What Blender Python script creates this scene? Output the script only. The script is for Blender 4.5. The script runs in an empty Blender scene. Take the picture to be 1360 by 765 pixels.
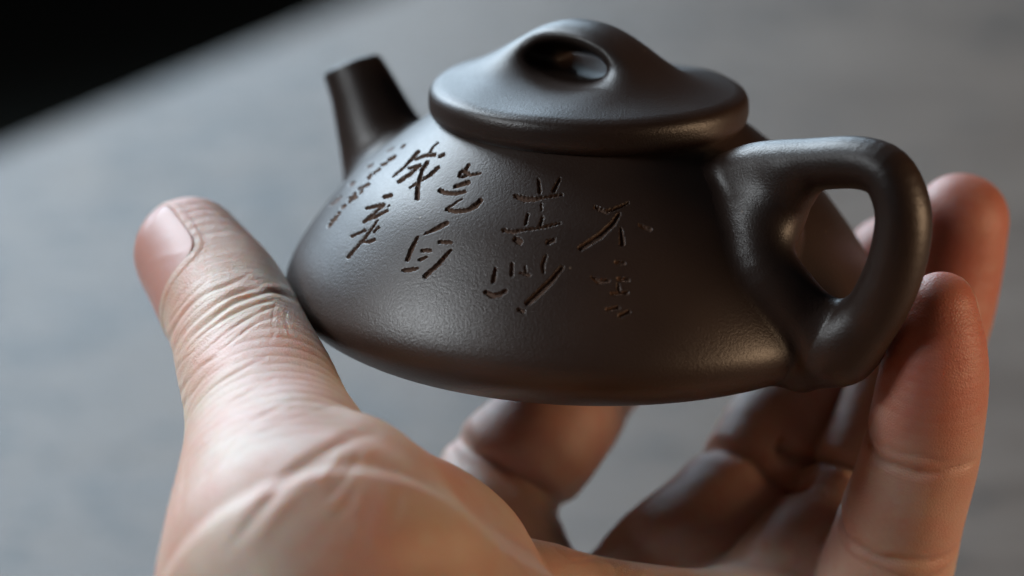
import bpy, math, random
import numpy as np
from mathutils import Matrix, Vector
R = math.radians
sc = bpy.context.scene
col = sc.collection
MM = 0.001

# ------------------------------------------------------------------ frames, camera, world, lamps, exposure
# The hand and pot are laid out in millimetres in a local frame (x right, y away, z up) that is
# then tipped 7 degrees, as the pot is held slightly tilted over the table.
TH = R(16.0)                    # camera pitch in the local frame
DIST, FPX = 520.0, 5200.0       # camera distance (mm) and focal length (photo pixels)
REF = np.array([-9.5, 0.0, -3.3])
FWD = np.array([0, math.cos(TH), -math.sin(TH)])
UPV = np.array([0, math.sin(TH), math.cos(TH)])
CAM = REF - DIST * FWD
TILT = Matrix.Rotation(R(-7.0), 4, 'X')
ROLL = 1.4
POT = Matrix.Rotation(R(ROLL), 4, 'Y')
POTN = np.array(POT.to_3x3())


def at(px, py, y):
    d = FWD + np.array([1, 0, 0]) * (px - 680) / FPX + UPV * (382.5 - py) / FPX
    return CAM + d * ((y - CAM[1]) / d[1])


def proj(p):
    q = p - CAM
    z = q @ FWD
    return 680 + FPX * q[:, 0] / z, 382.5 - FPX * (q @ UPV) / z


cam = bpy.data.cameras.new('camera')
cam.sensor_width = 36.0
cam.lens = 36.0 * FPX / 1360.0
cam.clip_start = 0.01
cam.clip_end = 50
cam.dof.use_dof = True
cam.dof.focus_distance = 0.494
cam.dof.aperture_fstop = cam.lens / 13.0
co = bpy.data.objects.new('camera', cam)
col.objects.link(co)
co.matrix_world = TILT @ Matrix.Translation(Vector(CAM * MM)) @ Matrix.Rotation(R(90) - TH, 4, 'X')
sc.camera = co

w = bpy.data.worlds.new('World')
sc.world = w
w.use_nodes = True
w.node_tree.nodes['Background'].inputs[0].default_value = (0.55, 0.60, 0.70, 1)
w.node_tree.nodes['Background'].inputs[1].default_value = 0.012


def area(name, loc, target, sx, sy, power, colr):
    l = bpy.data.lights.new(name, 'AREA')
    l.shape = 'RECTANGLE'
    l.size, l.size_y = sx, sy
    l.energy = power
    l.color = colr
    o = bpy.data.objects.new(name, l)
    col.objects.link(o)
    o.location = loc
    o.rotation_euler = (Vector(target) - Vector(loc)).to_track_quat('-Z', 'Y').to_euler()
    return o


side = area('thumb_fill', (-0.42, -0.13, 0.24), (-0.068, -0.040, -0.025), 0.14, 0.14, 0.058, (0.90, 0.96, 1.0))  # added fill aimed at the thumb and its base, no real lamp there
side.data.spread = R(22)
area('window_light', (-0.85, 1.05, 0.86), (0, 0, 0), 0.6, 0.7, 17, (0.80, 0.91, 1.0))
area('far_window_light', (-0.84, 1.80, 0.60), (0, 0, 0), 1.8, 0.9, 35, (0.64, 0.83, 1.0))
area('room_light', (0.88, -0.24, 0.05), (0, 0, 0), 0.4, 0.4, 4.6, (1.0, 0.68, 0.42))

sc.view_settings.view_transform = 'Standard'
sc.view_settings.look = 'None'
sc.view_settings.gamma = 1
sc.view_settings.exposure = -0.06
sc.cycles.use_denoising = True
sc.cycles.max_bounces = 8


# ------------------------------------------------------------------ helpers
def tag(o, label=None, cat=None, group=None, kind=None):
    for k, v in (('label', label), ('category', cat), ('group', group), ('kind', kind)):
        if v:
            o[k] = v
    return o


def mesh_obj(name, verts, faces, mat, parent=None, smooth=True):
    """verts in mm, faces an (n,4) or (n,3) int array or a list"""
    me = bpy.data.meshes.new(name)
    verts = np.asarray(verts, dtype=np.float32) * MM
    if isinstance(faces, np.ndarray):
        n, k = faces.shape
        me.vertices.add(len(verts))
        me.vertices.foreach_set('co', verts.ravel())
        me.loops.add(n * k)
        me.loops.foreach_set('vertex_index', faces.astype(np.int32).ravel())
        me.polygons.add(n)
        me.polygons.foreach_set('loop_start', np.arange(0, n * k, k, dtype=np.int32))
        me.update(calc_edges=True)
        me.validate()
    else:
        me.from_pydata(verts.tolist(), [], faces)
    if smooth:
        me.polygons.foreach_set('use_smooth', [True] * len(me.polygons))
    me.materials.append(mat)
    o = bpy.data.objects.new(name, me)
    col.objects.link(o)
    if parent:
        o.parent = parent
    return o


def attr(o, name, arr):
    a = o.data.attributes.new(name, 'FLOAT', 'POINT')
    a.data.foreach_set('value', np.asarray(arr, dtype=np.float32))


def smin(a, b, k):
    h = np.maximum(k - np.abs(a - b), 0) / k
    return np.minimum(a, b) - h * h * k * 0.25


def smax(a, b, k):
    return -smin(-a, -b, k)


def sstep(a, b, x):
    t = np.clip((x - a) / (b - a), 0, 1)
    return t * t * (3 - 2 * t)


def chunks(f, p, n=200000):
    return np.concatenate([f(p[i:i + n]) for i in range(0, len(p), n)]) if len(p) else np.zeros(0, np.float32)


def grad(f, p, e=0.08):
    k = np.array([[1, -1, -1], [-1, -1, 1], [-1, 1, -1], [1, 1, 1]], np.float32)
    g = np.zeros_like(p)
    for kk in k:
        g += kk * chunks(f, p + kk * e)[:, None]
    return g / (4 * e)


def surface(f, lo, hi, h, B=6, project=1):
    """surface nets over a signed distance function, evaluated only near the surface"""
    lo = np.array(lo, np.float32)
    nb = np.ceil((np.array(hi) - lo) / (h * B)).astype(int)
    bc = np.stack(np.meshgrid(*[(np.arange(n) + 0.5) * B * h for n in nb], indexing='ij'), -1).reshape(-1, 3).astype(np.float32) + lo
    cd = chunks(f, bc)
    F = np.repeat(np.repeat(np.repeat(cd.reshape(nb), B, 0), B, 1), B, 2)
    act = np.where(np.abs(cd) < B * h * 0.87 * 1.25 + h * 1.5)[0]
    bi = np.stack(np.unravel_index(act, nb), -1)
    off = np.stack(np.meshgrid(*[np.arange(B)] * 3, indexing='ij'), -1).reshape(-1, 3)
    idx = (bi[:, None, :] * B + off[None]).reshape(-1, 3)
    val = chunks(f, (idx * h).astype(np.float32) + lo)
    F[idx[:, 0], idx[:, 1], idx[:, 2]] = val
    ins = F < 0
    s = ins[:-1, :-1, :-1].astype(np.int8)
    tot = np.zeros_like(s)
    for dx in (0, 1):
        for dy in (0, 1):
            for dz in (0, 1):
                tot += ins[dx:dx + s.shape[0], dy:dy + s.shape[1], dz:dz + s.shape[2]]
    cells = np.argwhere((tot > 0) & (tot < 8))
    C = {}
    for dx in (0, 1):
        for dy in (0, 1):
            for dz in (0, 1):
                C[(dx, dy, dz)] = F[cells[:, 0] + dx, cells[:, 1] + dy, cells[:, 2] + dz]
    acc = np.zeros((len(cells), 3))
    cnt = np.zeros(len(cells))
    for a, fa in C.items():
        for ax in range(3):
            if a[ax] == 0:
                b = list(a); b[ax] = 1
                fb = C[tuple(b)]
                m = (fa < 0) != (fb < 0)
                t = np.where(m, fa / np.where(m, fa - fb, 1), 0)
                for q in range(3):
                    acc[:, q] += m * (a[q] + (t if q == ax else 0))
                cnt += m
    V = ((cells + acc / cnt[:, None]) * h + lo).astype(np.float32)
    vid = np.full(s.shape, -1, np.int32)
    vid[cells[:, 0], cells[:, 1], cells[:, 2]] = np.arange(len(cells))
    faces = []
    for ax in range(3):
        sl0 = [slice(1, -1)] * 3; sl1 = [slice(1, -1)] * 3
        sl0[ax] = slice(0, -1); sl1[ax] = slice(1, None)
        a, b = ins[tuple(sl0)], ins[tuple(sl1)]
        e = np.argwhere(a != b)
        o = np.ones(3, int); o[ax] = 0
        flip = a[e[:, 0], e[:, 1], e[:, 2]]
        e = e + o
        u, v = (ax + 1) % 3, (ax + 2) % 3
        du = np.zeros(3, int); du[u] = 1
        dv = np.zeros(3, int); dv[v] = 1
        g = lambda q: vid[q[:, 0], q[:, 1], q[:, 2]]
        quad = np.stack([g(e - du - dv), g(e - dv), g(e), g(e - du)], 1)
        quad[~flip] = quad[~flip][:, ::-1]
        faces.append(quad)
    Q = np.concatenate(faces)
    Q = Q[(Q >= 0).all(1)]
    for _ in range(project):
        g = grad(f, V)
        d = chunks(f, V)
        V = V - np.clip(d / np.maximum((g * g).sum(1), 0.3), -h, h)[:, None] * g
    return V, Q


def keep(V, Q, mask):
    """the faces whose vertices pass mask, compacted"""
    Q = Q[mask[Q].any(1)]
    used = np.unique(Q)
    m = np.full(len(V), -1, np.int32)
    m[used] = np.arange(len(used))
    return V[used], m[Q]


def spline(pts, n):
    """Catmull-Rom through rows of pts, n steps per span"""
    P = np.array(pts, float)
    P = np.vstack([2 * P[0] - P[1], P, 2 * P[-1] - P[-2]])
    out = []
    for i in range(1, len(P) - 2):
        for t in np.arange(n) / n:
            a, b, c, d = P[i - 1:i + 3]
            out.append(0.5 * (2 * b + (c - a) * t + (2 * a - 5 * b + 4 * c - d) * t * t + (3 * b - a - 3 * c + d) * t ** 3))
    out.append(P[-2])
    return np.array(out)


def seg_d(p, a, b):
    a3, b3 = a[:3].astype(np.float32), b[:3].astype(np.float32)
    ba = b3 - a3
    pa = p - a3
    t = np.clip((pa @ ba) / float(ba @ ba), 0, 1)
    q = pa - t[:, None] * ba
    return np.sqrt((q * q).sum(1)) - (a[3] + t * (b[3] - a[3])).astype(np.float32)


def chain_d(p, ch):
    d = seg_d(p, ch[0], ch[1])
    for i in range(1, len(ch) - 1):
        d = np.minimum(d, seg_d(p, ch[i], ch[i + 1]))
    return d


# ------------------------------------------------------------------ materials
class NT:
    def __init__(s, name):
        s.m = bpy.data.materials.new(name)
        s.m.use_nodes = True
        s.t = s.m.node_tree
        s.b = s.t.nodes['Principled BSDF']

    def n(s, typ, **kw):
        o = s.t.nodes.new(typ)
        for k, v in kw.items():
            if k in o.inputs:
                s.put(o, k, v)
            else:
                setattr(o, k, v)
        return o

    def put(s, node, k, v):
        if hasattr(v, 'is_output') or isinstance(v, bpy.types.NodeSocket):
            s.t.links.new(v, node.inputs[k])
        else:
            node.inputs[k].default_value = v

    def math(s, op, a, b=0.0, c=None):
        o = s.t.nodes.new('ShaderNodeMath')
        o.operation = op
        s.put(o, 0, a); s.put(o, 1, b)
        if c is not None:
            s.put(o, 2, c)
        return o.outputs[0]

    def mix(s, f, a, b):
        o = s.t.nodes.new('ShaderNodeMix')
        o.data_type = 'RGBA'
        s.put(o, 0, f); s.put(o, 6, a); s.put(o, 7, b)
        return o.outputs[2]

    def noise(s, vec, scale, detail=4, rough=0.5, dist=0.0):
        o = s.n('ShaderNodeTexNoise', Vector=vec, Scale=scale, Detail=detail, Roughness=rough, Distortion=dist)
        return o.outputs['Fac']

    def ramp(s, f, a, b):
        o = s.n('ShaderNodeMapRange', clamp=True)
        s.put(o, 0, f); s.put(o, 1, a); s.put(o, 2, b)
        return o.outputs[0]

    def bump(s, h, strength, dist, normal=None):
        o = s.n('ShaderNodeBump', Height=h, Strength=strength, Distance=dist)
        if normal is not None:
            s.put(o, 'Normal', normal)
        return o.outputs[0]

    def obj(s):
        return s.n('ShaderNodeTexCoord').outputs['Object']

    def at(s, name):
        return s.n('ShaderNodeAttribute', attribute_name=name).outputs['Fac']


def clay(name, c0, c1, rough, grain):
    m = NT(name)
    o = m.obj()
    big = m.noise(o, 90, 3)
    fine = m.noise(o, 3400, 3, 0.6)
    mid = m.noise(o, 2000, 2, 0.5)
    colr = m.mix(m.ramp(big, 0.3, 0.7), (*c0, 1), (*c1, 1))
    vor = m.n('ShaderNodeTexVoronoi', Vector=o, Scale=420)
    speck = m.math('LESS_THAN', vor.outputs['Distance'], 0.07)
    pick = m.math('GREATER_THAN', m.n('ShaderNodeSeparateColor', Color=vor.outputs['Color']).outputs[0], 0.93)
    colr = m.mix(m.math('MULTIPLY', speck, pick), colr, (0.16, 0.11, 0.075, 1))
    m.put(m.b, 'Base Color', colr)
    m.put(m.b, 'Roughness', m.math('MULTIPLY_ADD', fine, 0.22, rough - 0.11))
    m.b.inputs['Specular IOR Level'].default_value = 0.68
    h = m.math('MULTIPLY_ADD', mid, 0.3, fine)
    m.put(m.b, 'Normal', m.bump(h, 0.46, grain))
    return m.m


M_CLAY = clay('purple_clay', (0.034, 0.0192, 0.0142), (0.047, 0.0275, 0.0205), 0.40, 0.00011)
M_CUT = clay('cut_clay', (0.10, 0.052, 0.033), (0.15, 0.082, 0.052), 0.85, 0.0002)


def skin_mat():
    m = NT('skin')
    o = m.obj()
    al, wr, fl, rd = m.at('along'), m.at('wrinkle'), m.at('flush'), m.at('ridge')
    sp = m.n('ShaderNodeSeparateXYZ', Vector=o)
    k = 1000.0
    vec = m.n('ShaderNodeCombineXYZ', X=al, Y=m.math('MULTIPLY', sp.outputs[0], k * 0.16), Z=m.math('MULTIPLY', sp.outputs[2], k * 0.16)).outputs[0]
    lines = m.noise(vec, 0.75, 5, 0.62, 0.6)
    lines2 = m.noise(vec, 2.2, 3, 0.6, 0.4)
    blot = m.noise(o, 70, 4, 0.6)
    blot2 = m.noise(o, 240, 3, 0.6)
    pale, pink, red = (0.62, 0.475, 0.375, 1), (0.60, 0.345, 0.265, 1), (0.56, 0.19, 0.135, 1)
    c = m.mix(m.ramp(blot, 0.38, 0.64), pale, pink)
    f2 = m.math('MULTIPLY', fl, m.math('MULTIPLY_ADD', blot2, 0.8, 0.6))
    c = m.mix(f2, c, red)
    c = m.mix(m.math('MULTIPLY', m.ramp(m.noise(o, 420, 4, 0.65), 0.5, 0.75), 0.22), c, red)
    groove = m.math('MULTIPLY', m.ramp(lines, 0.46, 0.36), wr)
    c = m.mix(m.math('MULTIPLY', groove, 0.35), c, (0.42, 0.20, 0.13, 1))
    m.put(m.b, 'Base Color', c)
    m.b.inputs['Subsurface Weight'].default_value = 0.85
    m.b.inputs['Subsurface Radius'].default_value = (1.0, 0.36, 0.20)
    m.b.inputs['Subsurface Scale'].default_value = 0.0020
    m.put(m.b, 'Roughness', m.math('MULTIPLY_ADD', blot2, 0.2, 0.34))
    m.b.inputs['Specular IOR Level'].default_value = 0.5
    # relief: cross lines on the joints, skin cells everywhere, friction ridges on the pads
    vor = m.n('ShaderNodeTexVoronoi', Vector=o, Scale=2300, feature='DISTANCE_TO_EDGE').outputs['Distance']
    cell = m.math('MULTIPLY', m.ramp(vor, 0.0, 0.3), 0.11)
    pores = m.math('MULTIPLY', m.noise(o, 1400, 3, 0.6), 0.18)
    soft = m.math('MULTIPLY', m.noise(o, 330, 3, 0.5), 0.22)
    warp = m.math('MULTIPLY', m.noise(o, 160, 2), 14.0)
    rid = m.math('SINE', m.math('ADD', m.math('MULTIPLY', al, 13.0), warp))
    rid = m.math('MULTIPLY', m.math('MULTIPLY', rid, rd), 0.10)
    h = m.math('ADD', m.math('ADD', cell, pores), m.math('ADD', soft, rid))
    ln = m.math('MULTIPLY_ADD', lines2, 0.35, lines)
    h = m.math('MULTIPLY_ADD', m.math('MULTIPLY', ln, wr), 2.6, h)
    m.put(m.b, 'Normal', m.bump(h, 0.8, 0.00035))
    return m.m


M_SKIN = skin_mat()


def nail_mat():
    m = NT('nail')
    o = m.obj()
    c = m.mix(m.at('free'), (0.52, 0.255, 0.205, 1), (0.70, 0.60, 0.50, 1))
    m.put(m.b, 'Base Color', m.mix(m.ramp(m.noise(o, 200, 3), 0.3, 0.7), c, (0.58, 0.33, 0.27, 1)) if False else c)
    m.b.inputs['Roughness'].default_value = 0.42
    m.b.inputs['Subsurface Weight'].default_value = 0.6
    m.b.inputs['Subsurface Radius'].default_value = (1.0, 0.4, 0.25)
    m.b.inputs['Subsurface Scale'].default_value = 0.0015
    m.put(m.b, 'Normal', m.bump(m.noise(o, 900, 2), 0.25, 0.0001))
    return m.m


M_NAIL = nail_mat()


def wood_mat():
    m = NT('grey_wood')
    o = m.obj()
    mp = m.n('ShaderNodeMapping', Vector=o)
    mp.inputs['Rotation'].default_value = (0, 0, R(12))
    mp.inputs['Scale'].default_value = (1.6, 9, 1)
    v = mp.outputs[0]
    g1 = m.noise(v, 9, 6, 0.6, 0.8)
    g2 = m.noise(v, 60, 4, 0.6, 0.3)
    st = m.math('MULTIPLY', m.noise(o, 85, 3, 0.6, 0.4), m.math('MULTIPLY_ADD', m.noise(o, 9, 2, 0.5), 0.9, 0.62))
    c = m.mix(m.ramp(g1, 0.3, 0.7), (0.145, 0.104, 0.079, 1), (0.285, 0.226, 0.184, 1))
    c = m.mix(m.math('MULTIPLY', m.ramp(g2, 0.52, 0.75), 0.5), c, (0.10, 0.088, 0.08, 1))
    c = m.mix(m.math('MULTIPLY', m.ramp(st, 0.56, 0.68), 0.75), c, (0.06, 0.052, 0.047, 1))
    m.put(m.b, 'Base Color', c)
    m.put(m.b, 'Roughness', m.math('MULTIPLY_ADD', g1, 0.2, 0.38))
    m.put(m.b, 'Normal', m.bump(g2, 0.3, 0.001))
    return m.m


def plain(name, c, rough):
    m = NT(name)
    n = m.noise(m.obj(), 6, 5, 0.6)
    m.put(m.b, 'Base Color', m.mix(n, (*[x * 0.7 for x in c], 1), (*[x * 1.3 for x in c], 1)))
    m.b.inputs['Roughness'].default_value = rough
    return m.m


# ------------------------------------------------------------------ setting: floor, table
TABLE_Z = -130.0


def table():
    # top: near-left part of a slab whose far edge runs off to the right; bevelled rim
    import bmesh
    far_l, far_r = None, None

    def hit(px, py):          # where a photo pixel meets the table plane (world mm)
        T3 = np.array(TILT.to_3x3())
        d = T3 @ (FWD + np.array([1, 0, 0]) * (px - 680) / FPX + UPV * (382.5 - py) / FPX)
        c = T3 @ CAM
        return (c + d * ((TABLE_Z - c[2]) / d[2]))[:2]
    a, b = hit(0, 190), hit(462, 0)
    e = (b - a) / np.linalg.norm(b - a)
    nrm = np.array([e[1], -e[0]])              # towards the camera
    A, B = a - e * 500, b + e * 420
    pts = [A, B, B + nrm * 1500, A + nrm * 1500]
    bm = bmesh.new()
    vs = [bm.verts.new((p[0] * MM, p[1] * MM, TABLE_Z * MM)) for p in pts]
    f = bm.faces.new(vs)
    if f.normal.z < 0:
        f.normal_flip()
    bm.normal_update()
    if f.normal.z < 0:
        bmesh.ops.reverse_faces(bm, faces=[f])
    ex = bmesh.ops.extrude_face_region(bm, geom=[f])
    down = [v for v in ex['geom'] if isinstance(v, bmesh.types.BMVert)]
    for v in down:
        v.co.z -= 0.032
    bmesh.ops.recalc_face_normals(bm, faces=bm.faces)
    bmesh.ops.bevel(bm, geom=[x for x in bm.edges], offset=0.004, segments=3, affect='EDGES')
    me = bpy.data.meshes.new('table')
    bm.to_mesh(me)
    me.materials.append(wood_mat())
    o = bpy.data.objects.new('table', me)
    col.objects.link(o)
    tag(o, 'grey weathered wooden table top, blurred, under the hand and teapot', 'table')


table()
fl = mesh_obj('floor', [(-6000, -6000, -880), (6000, -6000, -880), (6000, 6000, -880), (-6000, 6000, -880)], [(0, 1, 2, 3)], plain('dark_floor', (0.035, 0.034, 0.026), 0.7), smooth=False)
tag(fl, kind='structure')

# ------------------------------------------------------------------ teapot
PHI = R(41)                                        # handle azimuth, towards the camera from +x
HX = np.array([math.cos(PHI), -math.sin(PHI), 0])  # horizontal direction of the handle
VX = np.array([math.sin(PHI), math.cos(PHI), 0])   # across it, away from the camera

PROFILE = spline([(19.2, 20.4), (20.4, 19.6), (25.3, 15.9), (30.4, 11.6), (34.5, 6.6), (37.6, 2.0), (39.2, -1.4), (39.4, -3.5),
                  (38.4, -5.6), (36.0, -7.6), (32.0, -9.5), (26, -11.0), (16, -11.8), (0.0, -12.0)], 10)
_zs = PROFILE[::-1, 1]
_rs = PROFILE[::-1, 0]


def body_d(p):
    r = np.hypot(p[:, 0], p[:, 1])
    q = np.stack([r, p[:, 2]], 1)
    d = np.full(len(p), 1e9)
    for i in range(0, len(PROFILE) - 1, 2):
        a = PROFILE[i]
        b = PROFILE[min(i + 2, len(PROFILE) - 1)]
        ba = b - a
        t = np.clip(((q - a) @ ba) / (ba @ ba), 0, 1)
        d = np.minimum(d, np.hypot(*(q - a - t[:, None] * ba).T))
    R_ = np.interp(p[:, 2], _zs, _rs, left=-1, right=-1)
    return np.where((r < R_), -d, d).astype(np.float32)


def to_pot(v):
    return np.asarray(v) @ POTN          # inverse rotation (row vectors)


def on_plane(px, py, phi_vec):
    """pixel -> point (pot frame) on the upright plane through the pot's axis"""
    d = FWD + np.array([1, 0, 0]) * (px - 680) / FPX + UPV * (382.5 - py) / FPX
    c, d = to_pot(CAM), to_pot(d)
    n = np.array([phi_vec[1], -phi_vec[0], 0])
    return c + d * (-(c @ n) / (d @ n))


root = bpy.data.objects.new('teapot', None)
col.objects.link(root)
root.matrix_world = TILT @ POT
tag(root, 'small dark brown unglazed clay teapot with carved characters held in the hand', 'teapot')

# carved writing: strokes given where they stand on the pot's flank, (x, y, width) on the photograph, cut into the wall below
W = [
    # first column from the right
    ('g', 1.0, [(791, 275.3, 5), (805.3, 281.5, 6), (816, 277.6, 5), (834.7, 269.4, 3)]),
    ('g', 1.0, [(821.8, 284.7, 6), (813.5, 297.6, 8), (797, 313, 9), (771.2, 329.4, 8)]),
    ('g', 1.0, [(824.7, 303.5, 4), (826.5, 323, 8)]), ('g', 1.0, [(850, 299, 5), (863, 304.7, 7)]),
    ('h', 1.0, [(818.4, 348.3, 5), (828.8, 349.6, 5)]), ('h', 1.0, [(787, 368, 4), (796, 373.8, 7), (808, 373, 5)]),
    ('h', 1.0, [(822, 370.5, 6), (834, 371.8, 6)]), ('h', 1.0, [(821, 378, 4), (822, 387.5, 5)]), ('h', 1.0, [(813, 389.5, 5), (832.7, 389, 5)]),
    ('h', 1.0, [(806.6, 411, 5), (821, 408.4, 5)]), ('h', 1.0, [(823.6, 419.5, 6), (835, 414, 5)]),
    # second
    ('e', 1.0, [(715.4, 239, 4), (716.8, 255, 5)]), ('e', 1.0, [(743.5, 237.3, 4), (735.5, 253, 6)]),
    ('e', 1.0, [(685, 260.5, 6), (697.4, 264.5, 8), (709, 264.6, 6), (722, 262.5, 3.5), (746.3, 258.5, 4)]),
    ('e', 1.0, [(701, 284.7, 4), (698, 297.7, 4)]), ('e', 1.0, [(720.4, 289, 4), (717.5, 299, 4.5)]), ('e', 0.7, [(719, 271, 3), (719, 279, 3)]),
    ('e', 1.0, [(668.6, 305.6, 5), (681.6, 308, 5), (698.8, 305, 3.5), (720.4, 302, 3.5), (743.5, 296.3, 3.5)]),
    ('e', 1.0, [(685, 318, 8), (690, 321, 9)]), ('e', 1.0, [(728, 321.5, 7), (735, 319, 6)]),
    ('f', 1.0, [(658, 357, 4), (655, 374, 5.5)]), ('f', 1.0, [(680, 351, 4), (679.5, 365, 4.5)]),
    ('f', 1.0, [(645, 388, 6), (655, 393, 7), (665, 391, 6), (672, 386, 4)]), ('f', 0.8, [(691, 362, 3), (703, 366, 4)]),
    ('f', 0.8, [(697.5, 355, 3), (698, 363, 3)]), ('f', 1.0, [(725, 340, 4), (720.5, 352, 5), (722, 361, 4)]),
    ('f', 1.0, [(746, 355.5, 6), (732, 373, 8), (715, 390, 9), (700.6, 402.6, 7)]), ('f', 1.0, [(689, 411, 5), (695, 414, 5)]),
    # third
    ('b', 1.0, [(622.8, 218.9, 4), (619.6, 223.6, 4.5)]), ('b', 1.0, [(610.2, 234, 4), (611.3, 228.8, 4.5), (616.5, 226.7, 5), (622.8, 231, 5), (614.4, 235, 4)]),
    ('b', 1.0, [(623.8, 232.5, 3), (637.4, 230.2, 3.5)]), ('b', 1.0, [(605, 247.7, 5), (621.7, 242.4, 6.5)]),
    ('b', 1.0, [(584.6, 253.0, 6), (591.4, 256.2, 5), (604, 257, 5.5), (617.5, 254.5, 4)]), ('b', 0.8, [(613.3, 264.4, 2), (603, 271, 2.5), (595.6, 276, 3.5)]),
    ('b', 1.0, [(593.5, 278, 5), (606, 281, 5.5), (622.8, 278.5, 6), (632.2, 272.8, 7), (638.5, 266, 6)]),
    ('c', 1.0, [(564.4, 310.7, 2.5), (578.8, 303.8, 6), (593.2, 296.5, 6)]), ('c', 1.0, [(554.6, 314.6, 4), (546.5, 331, 6), (541, 345, 5.5)]),
    ('c', 1.0, [(584, 321.3, 5), (598.4, 322.0, 5)]), ('c', 1.0, [(560.5, 333, 5), (571, 332.5, 5)]), ('c', 1.0, [(557.5, 345, 4.5), (566, 341.5, 4)]),
    ('c', 1.0, [(535.7, 359, 5), (545, 358.7, 6), (554, 356.5, 4)]), ('c', 1.0, [(598.4, 332.3, 4), (582.7, 350.6, 6), (564.4, 367, 6)]),
    # fourth
    ('a', 1.0, [(555.5, 201.2, 5), (547, 210.6, 4.5), (537.6, 221.2, 3.5), (522.4, 234.1, 2.5)]), ('a', 1.0, [(551.8, 211.8, 3), (563.5, 206.8, 4.5), (577, 205.3, 5)]),
    ('a', 0.7, [(571, 202.4, 3), (575.3, 195.3, 2.5), (581.2, 189.4, 3)]), ('a', 1.0, [(584, 208.2, 4), (588.8, 205.3, 5)]),
    ('a', 1.0, [(543, 223.5, 3.5), (557.6, 219.4, 4.5)]), ('a', 1.0, [(557.6, 220, 3.5), (545, 231, 5), (530, 241, 5.5)]),
    ('a', 1.0, [(567.6, 215.3, 5), (560.6, 226, 5), (556.5, 240, 4.5), (554.7, 250.6, 6), (554.2, 263, 6.5)]),
    ('a', 1.0, [(581.8, 222.5, 5), (571.8, 231.8, 5), (561.2, 238.8, 3.5), (544.7, 249, 3)]),
    ('d', 1.0, [(510.6, 261.2, 5), (518.8, 259.5, 5.5)]), ('d', 1.0, [(487, 276.5, 4), (497, 274.5, 4.5), (509.4, 271.5, 4)]),
    ('d', 1.0, [(509.4, 272.5, 3.5), (497, 283, 4), (483.5, 294.5, 4.5)]), ('d', 1.0, [(514, 280, 3.5), (500, 287, 5), (488, 292, 3.5)]),
    ('d', 1.0, [(501, 293, 2.5), (486, 314, 4.5), (473, 329, 3.5), (462.4, 341, 5.5)]), ('d', 1.0, [(467, 314, 3.5), (484.7, 306, 4)]),
    ('d', 1.0, [(496.5, 308, 3.5), (502.4, 302.4, 4)]), ('d', 1.0, [(482.4, 321, 3.5), (490, 321.2, 4.5), (496.5, 318.5, 4.5)]), ('d', 0.7, [(515.3, 274.3, 2), (516.5, 272.8, 2)]),
    # small signature column
    ('s', 0.8, [(436.5, 301, 3), (443, 292, 3.5), (450.6, 282.4, 2.5)]), ('s', 0.6, [(439, 293.5, 2.5), (446, 291.5, 2.5)]), ('s', 0.7, [(454, 276.5, 3), (457.6, 273, 3)]),
    ('s', 0.8, [(463.5, 268, 3), (471.8, 260.5, 3)]), ('s', 0.8, [(463.5, 263.5, 2.5), (471.8, 256.5, 2.5)]), ('s', 0.7, [(466, 266, 2.5), (473, 262.5, 2.5)]),
    ('s', 0.8, [(476.5, 250.6, 3), (489.4, 244.7, 3)]), ('s', 0.6, [(478, 256, 2.5), (481, 253.5, 2.5)]), ('s', 0.8, [(489.4, 236.5, 3.5), (491.8, 232.5, 3.5)]),
    ('s', 0.8, [(496.5, 229.4, 3), (503.5, 224.7, 3)]), ('s', 0.8, [(507, 218.8, 3), (513, 216.5, 3)]), ('s', 0.9, [(516.5, 211.8, 4), (523.5, 208, 4.5)]),
    ('s', 0.6, [(534, 195.3, 3), (536.5, 193, 3)]), ('s', 0.4, [(514, 200, 3), (521, 196.5, 3)]), ('s', 0.4, [(488, 222, 3), (494, 218.8, 3)]),
    ('s', 0.4, [(464.7, 246, 3), (469.4, 242.4, 3)]), ('s', 0.4, [(439, 272, 3), (452, 262, 3)]),
]


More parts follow.
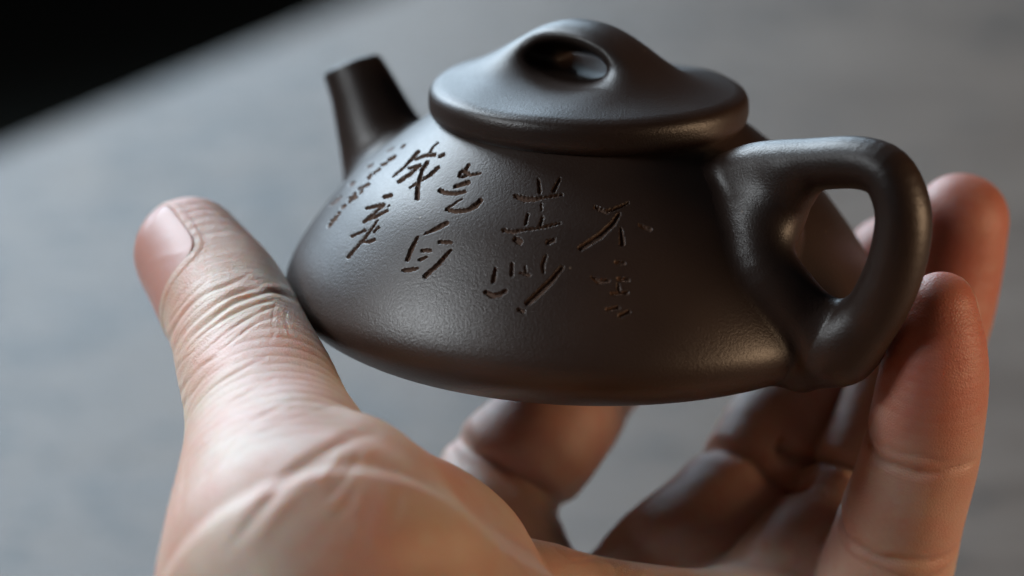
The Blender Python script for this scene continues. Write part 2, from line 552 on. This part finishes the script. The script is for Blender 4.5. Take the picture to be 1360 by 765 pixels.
def body():
    # dense columns over the carved flank, coarse elsewhere; dense rows down the slope
    az = np.concatenate([np.arange(R(140), R(292), 0.0022), np.arange(R(292), R(500), R(1.5))])
    s = np.concatenate([[0], np.cumsum(np.hypot(*np.diff(PROFILE, axis=0).T))])
    ss = np.concatenate([np.linspace(0, 27, 330), np.linspace(27, s[-1], 60)[1:]])
    pr = np.interp(ss, s, PROFILE[:, 0]); pz = np.interp(ss, s, PROFILE[:, 1])
    # smooth the profile with its own spline parameter
    A, I = np.meshgrid(az, np.arange(len(ss)), indexing='ij')
    rr, zz = pr[I], pz[I]
    dr = np.gradient(pr, ss); dz = np.gradient(pz, ss)
    for _ in range(6):
        dr[1:-1] = (dr[:-2] + 2 * dr[1:-1] + dr[2:]) / 4
        dz[1:-1] = (dz[:-2] + 2 * dz[1:-1] + dz[2:]) / 4
    nr, nz = -dz[I], dr[I]
    ln = np.hypot(nr, nz); nr /= ln; nz /= ln
    V = np.stack([rr * np.cos(A), rr * np.sin(A), zz], -1).reshape(-1, 3)
    N = np.stack([nr * np.cos(A), nr * np.sin(A), nz], -1).reshape(-1, 3)
    px, py = proj(V @ POTN.T)
    facing = ((V @ POTN.T - CAM) * (N @ POTN.T)).sum(1) < 0
    depth = np.zeros(len(V)); owner = np.full(len(V), -1)
    rng = np.random.default_rng(4)
    jx = np.sin(px * 1.1 + 2 * np.sin(py * 0.8)) * 0.5 + np.sin(py * 1.7 + px * 0.6) * 0.4
    for (ch, k, st) in W:
        for (a, b) in zip(st[:-1], st[1:]):
            m = np.where(facing & (px > min(a[0], b[0]) - 9) & (px < max(a[0], b[0]) + 9) & (py > min(a[1], b[1]) - 9) & (py < max(a[1], b[1]) + 9))[0]
            ba = np.array([b[0] - a[0], b[1] - a[1]])
            q = np.stack([px[m] - a[0], py[m] - a[1]], 1)
            t = np.clip((q @ ba) / (ba @ ba), 0, 1)
            d = np.hypot(*(q - t[:, None] * ba).T)
            hw = 0.5 * (a[2] + t * (b[2] - a[2])) + (0.6 if ch == 's' else 0.1) + 0.7 * jx[m]
            dep = 0.42 * k * sstep(0, 1, np.clip((hw + 0.5 - d) / 2.2, 0, 1))
            up = dep > depth[m]
            depth[m[up]] = dep[up]
            owner[m[up]] = ord(ch)
    lip = np.zeros(len(V))
    V = V - N * depth[:, None]
    nA, nI = len(az), len(ss)
    i = np.arange(nA)[:, None]; j = np.arange(nI - 1)[None]
    i2 = (i + 1) % nA
    Q = np.stack([(i * nI + j), (i * nI + j + 1), (i2 * nI + j + 1), (i2 * nI + j)], -1).reshape(-1, 4)
    fd = depth[Q].mean(1)
    fo = np.where(fd > 0.10, owner[Q].max(1), -1)
    # shared smooth normals
    def part(name, mask, mat, parent):
        q = Q[mask]
        used = np.unique(q)
        mp = np.full(len(V), -1, np.int32); mp[used] = np.arange(len(used))
        return mesh_obj(name, V[used], mp[q][:, ::-1] if FLIP else mp[q], mat, parent)
    v0 = V[Q[1000]]
    nn = np.cross(v0[1] - v0[0], v0[2] - v0[0])
    FLIP = nn @ N[Q[1000][0]] < 0
    bo = part('body', fo < 0, M_CLAY, root)
    for ch in 'ghefbcads':
        if (fo == ord(ch)).any():
            part('carved_signature' if ch == 's' else 'carved_character', fo == ord(ch), M_CUT, bo)
    return bo


body_o = body()

# handle: a rounded ear-shaped ring whose inner side runs down the pot's flank
def on_flank(px, py, lift):
    d = FWD + np.array([1, 0, 0]) * (px - 680) / FPX + UPV * (382.5 - py) / FPX
    c, d = to_pot(CAM), to_pot(d / np.linalg.norm(d))
    x = c + d * 330
    for _ in range(60):
        x = x + d * float(body_d(x[None].astype(np.float32))[0]) * 0.9
    n = x.copy(); n[2] = math.hypot(x[0], x[1]) * 0.9; n /= np.linalg.norm(n)
    return x + n * lift


hp = [(975, 234, 3.3), (1015, 222, 3.3), (1080, 218, 3.3), (1140, 216, 3.3), (1178, 230, 3.4), (1197, 268, 3.5), (1199, 310, 3.6), (1186, 365, 3.7),
      (1158, 420, 3.8), (1118, 458, 4.0)]
flank = [(1090, 450, 4.2, -0.4), (1054, 402, 4.4, -0.6), (1018, 352, 4.5, -0.9), (1010, 306, 4.5, -0.8), (1014, 270, 4.5, -0.3)]
HCH = spline([(*on_plane(a, b, HX), c) for a, b, c in hp], 4)
BCH = spline([HCH[-1]] + [(*on_flank(a, b, l), c) for a, b, c, l in flank], 4)


sp_ = [(27.0, 0.0, 8.4), (32.5, 4.2, 7.6), (36.6, 10.3, 6.0), (38.6, 13.7, 5.2), (40.4, 16.8, 4.6), (42.7, 20.0, 4.1), (44.3, 22.6, 3.9)]
SCH = np.concatenate([spline([(-HX[0] * r, -HX[1] * r, z) for r, z, c in sp_], 6), spline([(c,) for r, z, c in sp_], 6)], 1)
ROOT_A = np.array([*on_plane(1066, 486, HX), 3.4]); ROOT_B = np.array([*on_plane(1105, 470, HX), 3.6])


FILL = (np.array([*on_flank(1016, 285, -0.2), 4.2]), np.array([*on_plane(1050, 252, HX), 3.2]))


def handle_f(p):
    ring = smin(smin(chain_d(p, HCH), seg_d(p, *FILL), 3.0), chain_d(p, BCH), 4.5)
    return smin(smin(body_d(p), ring, 1.8), seg_d(p, ROOT_A, ROOT_B), 2.0)


SP_TIP = on_plane(467, 84, HX)
SP_AX = (SCH[-1, :3] - SCH[-7, :3]); SP_AX /= np.linalg.norm(SP_AX)


def spout_f(p):
    d = chain_d(p, SCH)
    # slanting mouth cut, then the bore
    cutn = to_pot(-0.345 * np.array([1.0, 0, 0]) + 0.94 * UPV + 0.06 * FWD); cutn = cutn / np.linalg.norm(cutn)
    c0 = SP_TIP.astype(np.float32)
    d = smax(d, ((p - c0) @ cutn).astype(np.float32), 0.8)
    bore = seg_d(p, np.array([*(SP_TIP + SP_AX * 4), 2.9]), np.array([*(SP_TIP - SP_AX * 14), 2.4]))
    d = smax(d, -bore, 0.5)
    return smin(body_d(p), d, 4.5)


def blend_part(name, f, lo, hi, h):
    V, Q = surface(f, lo, hi, h)
    m = body_d(V) > 0.03
    V, Q = keep(V, Q, m)
    return mesh_obj(name, V, Q, M_CLAY, root)


hb = np.concatenate([HCH[:, :3], BCH[:, :3]])
blend_part('handle', handle_f, hb.min(0) - 8, hb.max(0) + 8, 0.3)
sb = SCH[:, :3]
blend_part('spout', spout_f, sb.min(0) - 11, sb.max(0) + 9, 0.3)


# lid: a thick rounded disc rising into a pierced bridge
def lid_f(p):
    x, y, z = p[:, 0], p[:, 1], p[:, 2]
    r = np.hypot(x, y)
    u = p @ HX.astype(np.float32)
    v = p @ VX.astype(np.float32)
    top = 24.3 + 1.8 * (1 - np.clip(r / 20.0, 0, 1) ** 2.2)
    hump = 6.6 * np.exp(-0.69 * np.abs((u + 1.2) / 10.2) ** 2.5) * np.exp(-0.69 * np.abs(v / 6.6) ** 2.6)
    g = top + hump
    slope = np.sqrt(1 + (hump * 0.30) ** 2)
    d = smax((z - g) / slope, r - 21.0, 2.0)
    d = smax(d, 19.5 - z, 2.2)
    nearside = np.clip((2.5 - v) / 9.5, 0, 1.05)
    farside = np.clip((v - 2.5) / 6.0, 0, 1.0)
    fl = 0.66 + 0.38 * nearside ** 1.6 + 0.22 * farside ** 2
    zc = 26.2 + 2.5 * nearside
    uc = -3.0 + 4.0 * nearside
    e = np.sqrt(((u - uc) / (7.3 * fl)) ** 2 + ((z - zc) / (3.1 * fl * (0.70 + 0.30 * nearside))) ** 2)
    tun = (e - 1) * 3.0 * fl
    return smax(d, -tun, 2.0).astype(np.float32)


LV, LQ = surface(lid_f, (-23, -23, 18), (23, 23, 37), 0.3, project=2)
isk = (np.hypot(LV @ HX / 11.5, LV @ VX / 8.5) < 1) & (LV[:, 2] > 22.5)
fk = isk[LQ].all(1)


def sub(V, Q, m, name, mat, parent):
    q = Q[m]
    used = np.unique(q)
    mp = np.full(len(V), -1, np.int32); mp[used] = np.arange(len(used))
    return mesh_obj(name, V[used], mp[q], mat, parent)


lid_o = sub(LV, LQ, ~fk, 'lid', M_CLAY, root)
knob_o = sub(LV, LQ, fk, 'knob', M_CLAY, lid_o)
# three nub feet
for k in range(3):
    a = -PHI + R(8) + k * R(120)
    c = np.array([20 * math.cos(a), 20 * math.sin(a), -11.5])
    n1, n2 = 14, 24
    vs, fs = [], []
    for i_ in range(n1 + 1):
        t = i_ / n1 * math.pi
        for j_ in range(n2):
            q = j_ / n2 * 2 * math.pi
            vs.append((c[0] + 4.2 * math.sin(t) * math.cos(q), c[1] + 4.2 * math.sin(t) * math.sin(q), c[2] + 1.9 * math.cos(t)))
    for i_ in range(n1):
        for j_ in range(n2):
            fs.append((i_ * n2 + j_, (i_ + 1) * n2 + j_, (i_ + 1) * n2 + (j_ + 1) % n2, i_ * n2 + (j_ + 1) % n2))
    mesh_obj('foot', vs, fs, M_CLAY, root)

# ------------------------------------------------------------------ hand
def ch(rows, n=5):
    P = [(*at(px, py, y), r) for px, py, y, r in rows]
    return spline(P, n)


THUMB = ch([(425, 800, -66, 20), (387, 690, -53, 14.8), (367, 600, -40, 11.5), (344, 520, -28, 9.8), (318, 446, -16, 8.9), (288, 388, -7, 8.4), (252, 337, 2, 7.5)])
INDEX = ch([(688, 836, -8, 10.4), (660, 715, 1, 9.6), (668, 642, 8, 9.2), (730, 570, 10, 8.5), (768, 518, 25, 8.1), (805, 465, 41, 7.9), (835, 395, 47, 6.8)])
MIDDLE = ch([(830, 890, -12, 10.4), (872, 775, -6, 9.4), (982, 674, 5, 9.2), (1040, 580, 13, 8.6), (1120, 450, 26, 7.8), (1182, 350, 21, 6.6)])
RING = ch([(985, 880, -16, 10.2), (1046, 778, -9, 9.0), (1132, 680, 0, 8.6), (1198, 540, 7, 8.2), (1246, 415, 9, 7.5), (1277, 292, 8, 6.4)])
PINKY = ch([(1118, 880, -10, 10), (1172, 770, -15, 8.9), (1197, 692, -19, 8.2), (1212, 642, -22, 7.7), (1226, 585, -24, 7.5), (1237, 520, -26, 7.2), (1243, 462, -27, 6.3), (1249, 410, -27, 4.7)])
FINGERS = [THUMB, INDEX, MIDDLE, RING, PINKY]
WRIST = np.array([-18, -108, -56])
def pt(v, r): return np.array([*v, r], float)
im, mm_, rm, pm = INDEX[0], MIDDLE[0], RING[0], PINKY[0]
PALM = []
for q in (im, mm_, rm, pm):
    PALM.append((pt(WRIST + (q[:3] - im[:3]) * 0.28, 17), q))
for a_, b_ in ((im, mm_), (mm_, rm), (rm, pm)):
    PALM.append((a_, b_))
PALM.append((pt(WRIST, 20), pt((-60, -300, -95), 30)))
PALM.append((pt(WRIST + np.array([20, 2, -2]), 18), pt((-40, -300, -97), 28)))
THEN = [(pt(at(468, 664, -55), 9.6), pt(at(560, 775, -42), 12.5)), (pt(at(560, 775, -42), 12.5), pt(at(600, 900, -60), 18)),
        (pt(at(405, 690, -53), 13), pt(at(560, 775, -42), 12)), (pt(at(470, 800, -66), 17), pt(WRIST + np.array([-8, 0, 0]), 19))]


RIDGE = spline([(*at(640, 822, -36), 8.4), (*at(692, 799, -33), 8.0), (*at(779, 822, -28), 8.0), (*at(900, 838, -24), 8.0), (*at(1010, 846, -20), 8.4), (*at(1110, 880, -16), 9)], 3)


def frame_of(c, i, palm):
    t = c[min(i + 2, len(c) - 1), :3] - c[max(i - 2, 0), :3]
    t /= np.linalg.norm(t)
    n = np.asarray(palm, float); n = n - t * (n @ t); n /= np.linalg.norm(n)
    return c[i, :3], t, n, c[i, 3]


CREASES = []     # centre, axis, palm normal, radius, depth, width, wobble phase
def crease(c, i, palm, depth, width, shift=0.0, lim=-0.25):
    p0, t, n, r = frame_of(c, i, palm)
    CREASES.append(((p0 + t * shift).astype(np.float32), t.astype(np.float32), n.astype(np.float32), r, depth, width, random.random() * 6, lim))


random.seed(3)
cam_side = (-0.3, -0.8, 0.55)
crease(PINKY, 20, (-0.6, -0.75, 0.2), 0.50, 0.75)
crease(PINKY, 20, (-0.6, -0.75, 0.2), 0.15, 0.5, 1.7)
crease(PINKY, 10, (-0.6, -0.75, 0.2), 0.55, 0.8)
crease(PINKY, 10, (-0.6, -0.75, 0.2), 0.25, 0.6, -2.3)
crease(INDEX, 11, (0.2, -0.9, 0.5), 1.5, 1.3)
crease(MIDDLE, 11, (0, -0.9, 0.5), 1.3, 1.2)
crease(RING, 11, (-0.3, -0.9, 0.4), 1.2, 1.1)
tb = (-0.75, -0.6, 0.3)


def crease_d(p):
    out = np.zeros(len(p), np.float32)
    for c, t, n, r, de, wd, ph, lim in CREASES:
        q = p - c
        near = np.where((q * q).sum(1) < (r + 5) ** 2)[0]
        if not len(near):
            continue
        qq = q[near]
        nn = (qq @ n) / r
        b = np.cross(t, n)
        bb = (qq @ b) / r
        s = qq @ t + 0.45 * np.sin(bb * 3 + ph) + 0.2 * np.sin(bb * 9 + 2 * ph)
        out[near] += de * np.exp(-(s / wd) ** 2) * sstep(lim - 0.3, lim + 0.5, nn)
    return out


def nail_frame():
    t = THUMB[-1, :3] - THUMB[-8, :3]; t = t / np.linalg.norm(t)
    n = np.array([-0.84, -0.48, 0.16]); n = n - t * (n @ t); n /= np.linalg.norm(n)
    return THUMB[-1, :3].copy(), t, n, np.cross(t, n)


NC, NTX, NN, NB = [a.astype(np.float32) for a in nail_frame()]
NAIL_S0, NAIL_S1, NAIL_A = -12.0, 5.4, 1.0


def nail_mask(p, g=0.0):
    q = p - NC
    sm, sl = (NAIL_S0 + NAIL_S1) / 2, (NAIL_S1 - NAIL_S0) / 2
    t0 = (q @ NTX - sm) / sl
    t1 = np.arctan2(q @ NB, q @ NN) / NAIL_A
    e = (np.abs(t0) ** 4 + np.abs(t1) ** 4) ** 0.25
    return sstep(1.03 + g * 0.14, 0.96 + g * 0.14, e) * ((q * q).sum(1) < 300)


def skin_base(p):
    palm = seg_d(p, *PALM[0])
    for a_, b_ in PALM[1:]:
        palm = smin(palm, seg_d(p, a_, b_), 7)
    palm = smin(palm, chain_d(p, RIDGE), 3.0)
    th = seg_d(p, *THEN[0])
    for a_, b_ in THEN[1:]:
        th = smin(th, seg_d(p, a_, b_), 6)
    tc = chain_d(p, THUMB)
    d = smin(smin(palm, th, 3.5), tc, 2.5) + (0.7 * np.exp(-((th - tc) / 1.3) ** 2) * (np.abs(tc) < 6)).astype(np.float32)
    out = d
    for c in FINGERS[1:]:
        out = smin(out, smin(palm, chain_d(p, c), 2.2), 0.4)
    return out


def skin_f(p):
    d = skin_base(p)
    near = np.where(np.abs(d) < 6)[0]
    if len(near):
        q = p[near]
        d[near] += crease_d(q)
        nm = nail_mask(q)
        rim = nail_mask(q, 1.1) - nm
        d[near] += 0.36 * nm - 0.12 * rim
        # slow unevenness of flesh
        d[near] += (0.16 * np.sin(q[:, 0] * 0.31 + 1.3 * np.sin(q[:, 2] * 0.23)) * np.sin(q[:, 1] * 0.27 + q[:, 2] * 0.19)).astype(np.float32)
    return d


HV, HQ = surface(skin_f, (-85, -190, -115), (66, 62, 28), 0.55, B=7)


def subdivide(V, Q, mask, f):
    q = Q[mask]
    e = np.concatenate([np.sort(q[:, [k, (k + 1) % 4]], 1) for k in range(4)])
    u, inv = np.unique(e, axis=0, return_inverse=True)
    inv = inv.reshape(4, len(q)) + len(V)
    nv = np.concatenate([V[u].mean(1), V[q].mean(1)]).astype(np.float32)
    g = grad(f, nv); d = chunks(f, nv)
    nv -= np.clip(d / np.maximum((g * g).sum(1), 0.3), -0.3, 0.3)[:, None] * g
    c = np.arange(len(q)) + len(V) + len(u)
    new = [np.stack([q[:, k], inv[k], c, inv[(k + 3) % 4]], 1) for k in range(4)]
    return np.concatenate([V, nv]), np.concatenate([Q[~mask]] + new)


def vnormals(V, Q):
    n = np.cross(V[Q[:, 2]] - V[Q[:, 0]], V[Q[:, 3]] - V[Q[:, 1]])
    out = np.zeros_like(V)
    for k in range(4):
        for a_ in range(3):
            out[:, a_] += np.bincount(Q[:, k], n[:, a_], len(V))
    return out / np.maximum(np.linalg.norm(out, axis=1), 1e-9)[:, None]


for _ in range(2):
    fc = HV[HQ].mean(1)
    fx, fy = proj(fc)
    HV, HQ = subdivide(HV, HQ, (fx < 460) & (fy > 240) & (fy < 640) & (fc[:, 1] < 14), skin_f)
    if _ == 0:
        fc = HV[HQ].mean(1)
        fx, fy = proj(fc)
        ed = np.linalg.norm(HV[HQ[:, 0]] - HV[HQ[:, 2]], axis=1)
        HV, HQ = subdivide(HV, HQ, ((fx > 1080) & (fy > 340) | (fx > 560) & (fy > 690)) & (fy < 790) & (fc[:, 1] < 12) & (ed > 0.5), skin_f)

# folds and lines of the skin, laid where they run on the hand (x, y on the photograph; width px; depth mm)
LINES = [
    (5, 0.28, [(224, 463), (229, 440), (243, 417), (263, 397), (286, 384), (309, 376), (330, 365)]),
    (6, 0.42, [(229, 469), (246, 440), (269, 417), (298, 397), (321, 388), (346, 384)]),
    (6, 0.45, [(235, 472), (255, 446), (281, 423), (310, 402), (344, 391), (361, 387), (378, 391), (393, 401)]),
    (4, 0.26, [(246, 470), (275, 440), (304, 420), (338, 405), (363, 399)]),
    (4, 0.20, [(262, 474), (295, 446), (321, 428), (347, 414), (367, 407)]),
    (4, 0.16, [(284, 472), (315, 448), (338, 431), (367, 420)]),
    (4, 0.14, [(222, 436), (238, 411), (258, 388), (276, 371)]),
    (4, 0.06, [(367, 400), (362, 425), (364, 440), (356, 458)]), (4, 0.06, [(381, 408), (380, 425), (388, 452)]), (4, 0.04, [(352, 408), (349, 432)]),
    (5, 0.20, [(232, 545), (243, 515), (268, 486), (300, 468)]), (5, 0.20, [(236, 600), (247, 560), (275, 522), (318, 492), (352, 476)]),
    (5, 0.18, [(233, 575), (245, 537), (270, 505), (305, 480)]), (5, 0.16, [(240, 660), (249, 610), (275, 565), (318, 528), (366, 502)]),
    (5, 0.22, [(237, 690), (243, 650), (258, 610), (285, 575)]), (6, 0.16, [(262, 660), (290, 600), (335, 560), (396, 530)]),
    (4, 0.18, [(229, 505), (240, 482), (262, 462)]), (5, 0.10, [(300, 625), (340, 580), (400, 553), (445, 540)]),
    (13, 0.42, [(300, 735), (335, 690), (378, 640), (430, 600), (470, 582), (500, 574)]),
    (16, -0.40, [(330, 730), (375, 675), (425, 632), (470, 606), (505, 600)]),
    (10, -0.25, [(400, 668), (425, 640), (447, 612), (455, 596)]), (9, 0.30, [(425, 672), (447, 648), (468, 620), (476, 600)]),
    (10, -0.25, [(455, 745), (472, 700), (480, 660), (492, 640)]), (10, 0.28, [(440, 690), (462, 668), (470, 645)]),
    (9, -0.20, [(492, 690), (505, 668), (520, 640)]), (10, 0.20, [(500, 715), (520, 690), (533, 655)]), (12, -0.22, [(400, 760), (430, 735), (458, 715)]),
    (4, 0.30, [(650, 705), (668, 730), (690, 755), (702, 775)]), (4, 0.15, [(735, 728), (760, 745), (790, 742), (820, 752)]),
]
HN = vnormals(HV, HQ)
lx, ly = proj(HV)
face_cam = ((HV - CAM) * HN).sum(1) < 0
disp = np.zeros(len(HV), np.float32)
for wd, de, ln in LINES:
    ln = spline([(float(a), float(b)) for a, b in ln], 4)
    best_ = np.full(len(HV), 1e9)
    m = np.where(face_cam & (HV[:, 1] < 25) & (lx > ln[:, 0].min() - 30) & (lx < ln[:, 0].max() + 30) & (ly > ln[:, 1].min() - 30) & (ly < ln[:, 1].max() + 30))[0]
    bd = np.full(len(m), 1e9); bt = np.zeros(len(m))
    for k, (a_, b_) in enumerate(zip(ln[:-1], ln[1:])):
        ba = b_ - a_
        q = np.stack([lx[m], ly[m]], 1) - a_
        t = np.clip(q @ ba / (ba @ ba), 0, 1)
        d = np.hypot(*(q - t[:, None] * ba).T)
        u = d < bd
        bd[u] = d[u]; bt[u] = ((k + t) / (len(ln) - 1))[u]
    prof = np.exp(-(bd / (wd * 0.5)) ** 2) - 0.35 * np.exp(-((bd - wd * 1.1) / (wd * 0.6)) ** 2)
    disp[m] += (0.55 if de > 0 else 0.35) * de * prof * (0.9 + 0.22 * np.sin(lx[m] * 0.09 + 1.7 * np.sin(ly[m] * 0.06 + wd))) * np.clip(np.sin(np.pi * (0.04 + 0.92 * bt)) * 1.6, 0, 1)
HV = (HV - HN * disp[:, None]).astype(np.float32)
hand = mesh_obj('hand', HV, HQ, M_SKIN)
hand.matrix_world = TILT
tag(hand, 'bare left hand, palm up, cradling the clay teapot between thumb and fingers', 'hand')

# skin attributes: distance along the nearest finger, joint wrinkles, red fingertips, friction ridges
best = np.full(len(HV), 1e9); along = np.zeros(len(HV)); rel = np.zeros(len(HV)); fid = np.zeros(len(HV), int)
for k, c in enumerate(FINGERS):
    s0 = 0.0
    tot = np.hypot.reduce(np.diff(c[:, :3], axis=0), axis=1).sum() if False else np.linalg.norm(np.diff(c[:, :3], axis=0), axis=1).sum()
    for a_, b_ in zip(c[:-1], c[1:]):
        ba = b_[:3] - a_[:3]; L = np.linalg.norm(ba)
        t = ((HV - a_[:3]) @ ba) / (L * L)
        tc = np.clip(t, 0, 1)
        d = np.linalg.norm(HV - a_[:3] - tc[:, None] * ba, axis=1) - (a_[3] + tc * (b_[3] - a_[3]))
        u = d < best
        best[u] = d[u]; along[u] = (s0 + np.clip(t, -4 if s0 == 0 else 0, 4 if b_ is c[-1] else 1) * L)[u] + 100 * k; rel[u] = ((s0 + tc * L) / tot)[u]; fid[u] = k
        s0 += L
sT = along
ip = np.linalg.norm(np.diff(THUMB[:22, :3], axis=0), axis=1).sum()
qd = (HV - THUMB[21, :3]) @ np.array(frame_of(THUMB, 21, tb)[2]) / 8.5
wr = np.where(fid == 0, np.exp(-((along - ip + 4) / 8.0) ** 2) * 0.26 + 0.06 * (along < ip), 0.02)
wr = np.where((fid == 0) & (along > ip + 6), 0.25 * np.exp(-((along - ip - 6) / 5)), wr)
wr = np.where(best > 2.5, 0.03, wr)
flush = np.where(fid == 0, 0.28 * sstep(0.78, 0.95, rel), 0.72 * sstep(0.60, 0.90, rel) + 0.16)
flush = np.where(best > 2.5, 0.10, flush)
ridge = np.where(fid == 0, sstep(0.90, 0.97, rel) * (((HV - NC) @ NN) < 2), 0.14 * (HN @ np.array([-0.2, -0.8, 0.5]) > 0.0) + 0.06)
attr(hand, 'along', along)
attr(hand, 'wrinkle', wr)
attr(hand, 'flush', flush)
attr(hand, 'ridge', np.clip(ridge, 0, 1))


def nail(f, c, t, n, b, s0, s1, amax, lift, extra, name, label):
    ns, na = 44, 44
    T0, T1 = np.meshgrid(np.linspace(-1, 1, ns), np.linspace(-1, 1, na), indexing='ij')
    k = np.maximum(np.abs(T0), np.abs(T1)) / np.maximum((T0 ** 4 + T1 ** 4) ** 0.25, 1e-6)
    pts = np.stack([(s0 + s1) / 2 + (s1 - s0) / 2 * T0 * k, amax * T1 * k], -1).reshape(-1, 2)
    dirs = np.cos(pts[:, 1:2]) * n + np.sin(pts[:, 1:2]) * b
    org = c + pts[:, :1] * t
    # march inwards from outside to the bare finger surface
    x = (org + dirs * 14).astype(np.float32)
    for _ in range(60):
        x = x - dirs.astype(np.float32) * np.clip(f(x), -1, 3)[:, None]
    rad = ((x - org) * dirs).sum(1).reshape(ns, na)
    rad = np.maximum(rad, 1.5)
    for _ in range(14):
        rad[:, 1:-1] = (rad[:, :-2] + 2 * rad[:, 1:-1] + rad[:, 2:]) / 4
        rad[1:-1] = (rad[:-2] + 2 * rad[1:-1] + rad[2:]) / 4
    rad = rad + lift
    top = org + dirs * rad.reshape(-1, 1)
    bot = org + dirs * (rad.reshape(-1, 1) - 0.45)
    V = np.concatenate([top, bot])
    i, j = np.meshgrid(np.arange(ns - 1), np.arange(na - 1), indexing='ij')
    q = np.stack([i * na + j, i * na + j + 1, (i + 1) * na + j + 1, (i + 1) * na + j], -1).reshape(-1, 4)
    off = ns * na
    Q = [q, q[:, ::-1] + off]
    e = np.arange(na - 1)
    last = (ns - 1) * na
    Q.append(np.stack([last + e, last + e + 1, last + e + 1 + off, last + e + off], 1))
    Q.append(np.stack([e, e + off, e + 1 + off, e + 1], 1))
    e = np.arange(ns - 1) * na
    Q.append(np.stack([e, e + na, e + na + off, e + off], 1))
    Q.append(np.stack([e + na - 1, e + na - 1 + off, e + 2 * na - 1 + off, e + 2 * na - 1], 1))
    o = mesh_obj(name, V, np.concatenate(Q), M_NAIL, hand)
    fr = sstep(s1 - extra, s1 - extra + 0.7, pts[:, 0])
    attr(o, 'free', np.concatenate([fr, fr]))
    if label:
        o['label'] = label
    return o


nail(skin_base, NC, NTX, NN, NB, NAIL_S0 - 0.55, NAIL_S1 + 0.1, NAIL_A * 1.03, 0.0, 1.2, 'fingernail', 'broad pink thumbnail seen from the side')
pt_ = PINKY[-1, :3] - PINKY[-7, :3]; pt_ /= np.linalg.norm(pt_)
pn = np.array([0.72, 0.45, 0.25]); pn = pn - pt_ * (pn @ pt_); pn /= np.linalg.norm(pn)
nail(skin_base, PINKY[-1, :3].astype(np.float32), pt_.astype(np.float32), pn.astype(np.float32), np.cross(pt_, pn).astype(np.float32), -6, 4.0, 0.75, 0.04, 1.0, 'fingernail', 'pale rim of the little fingernail')
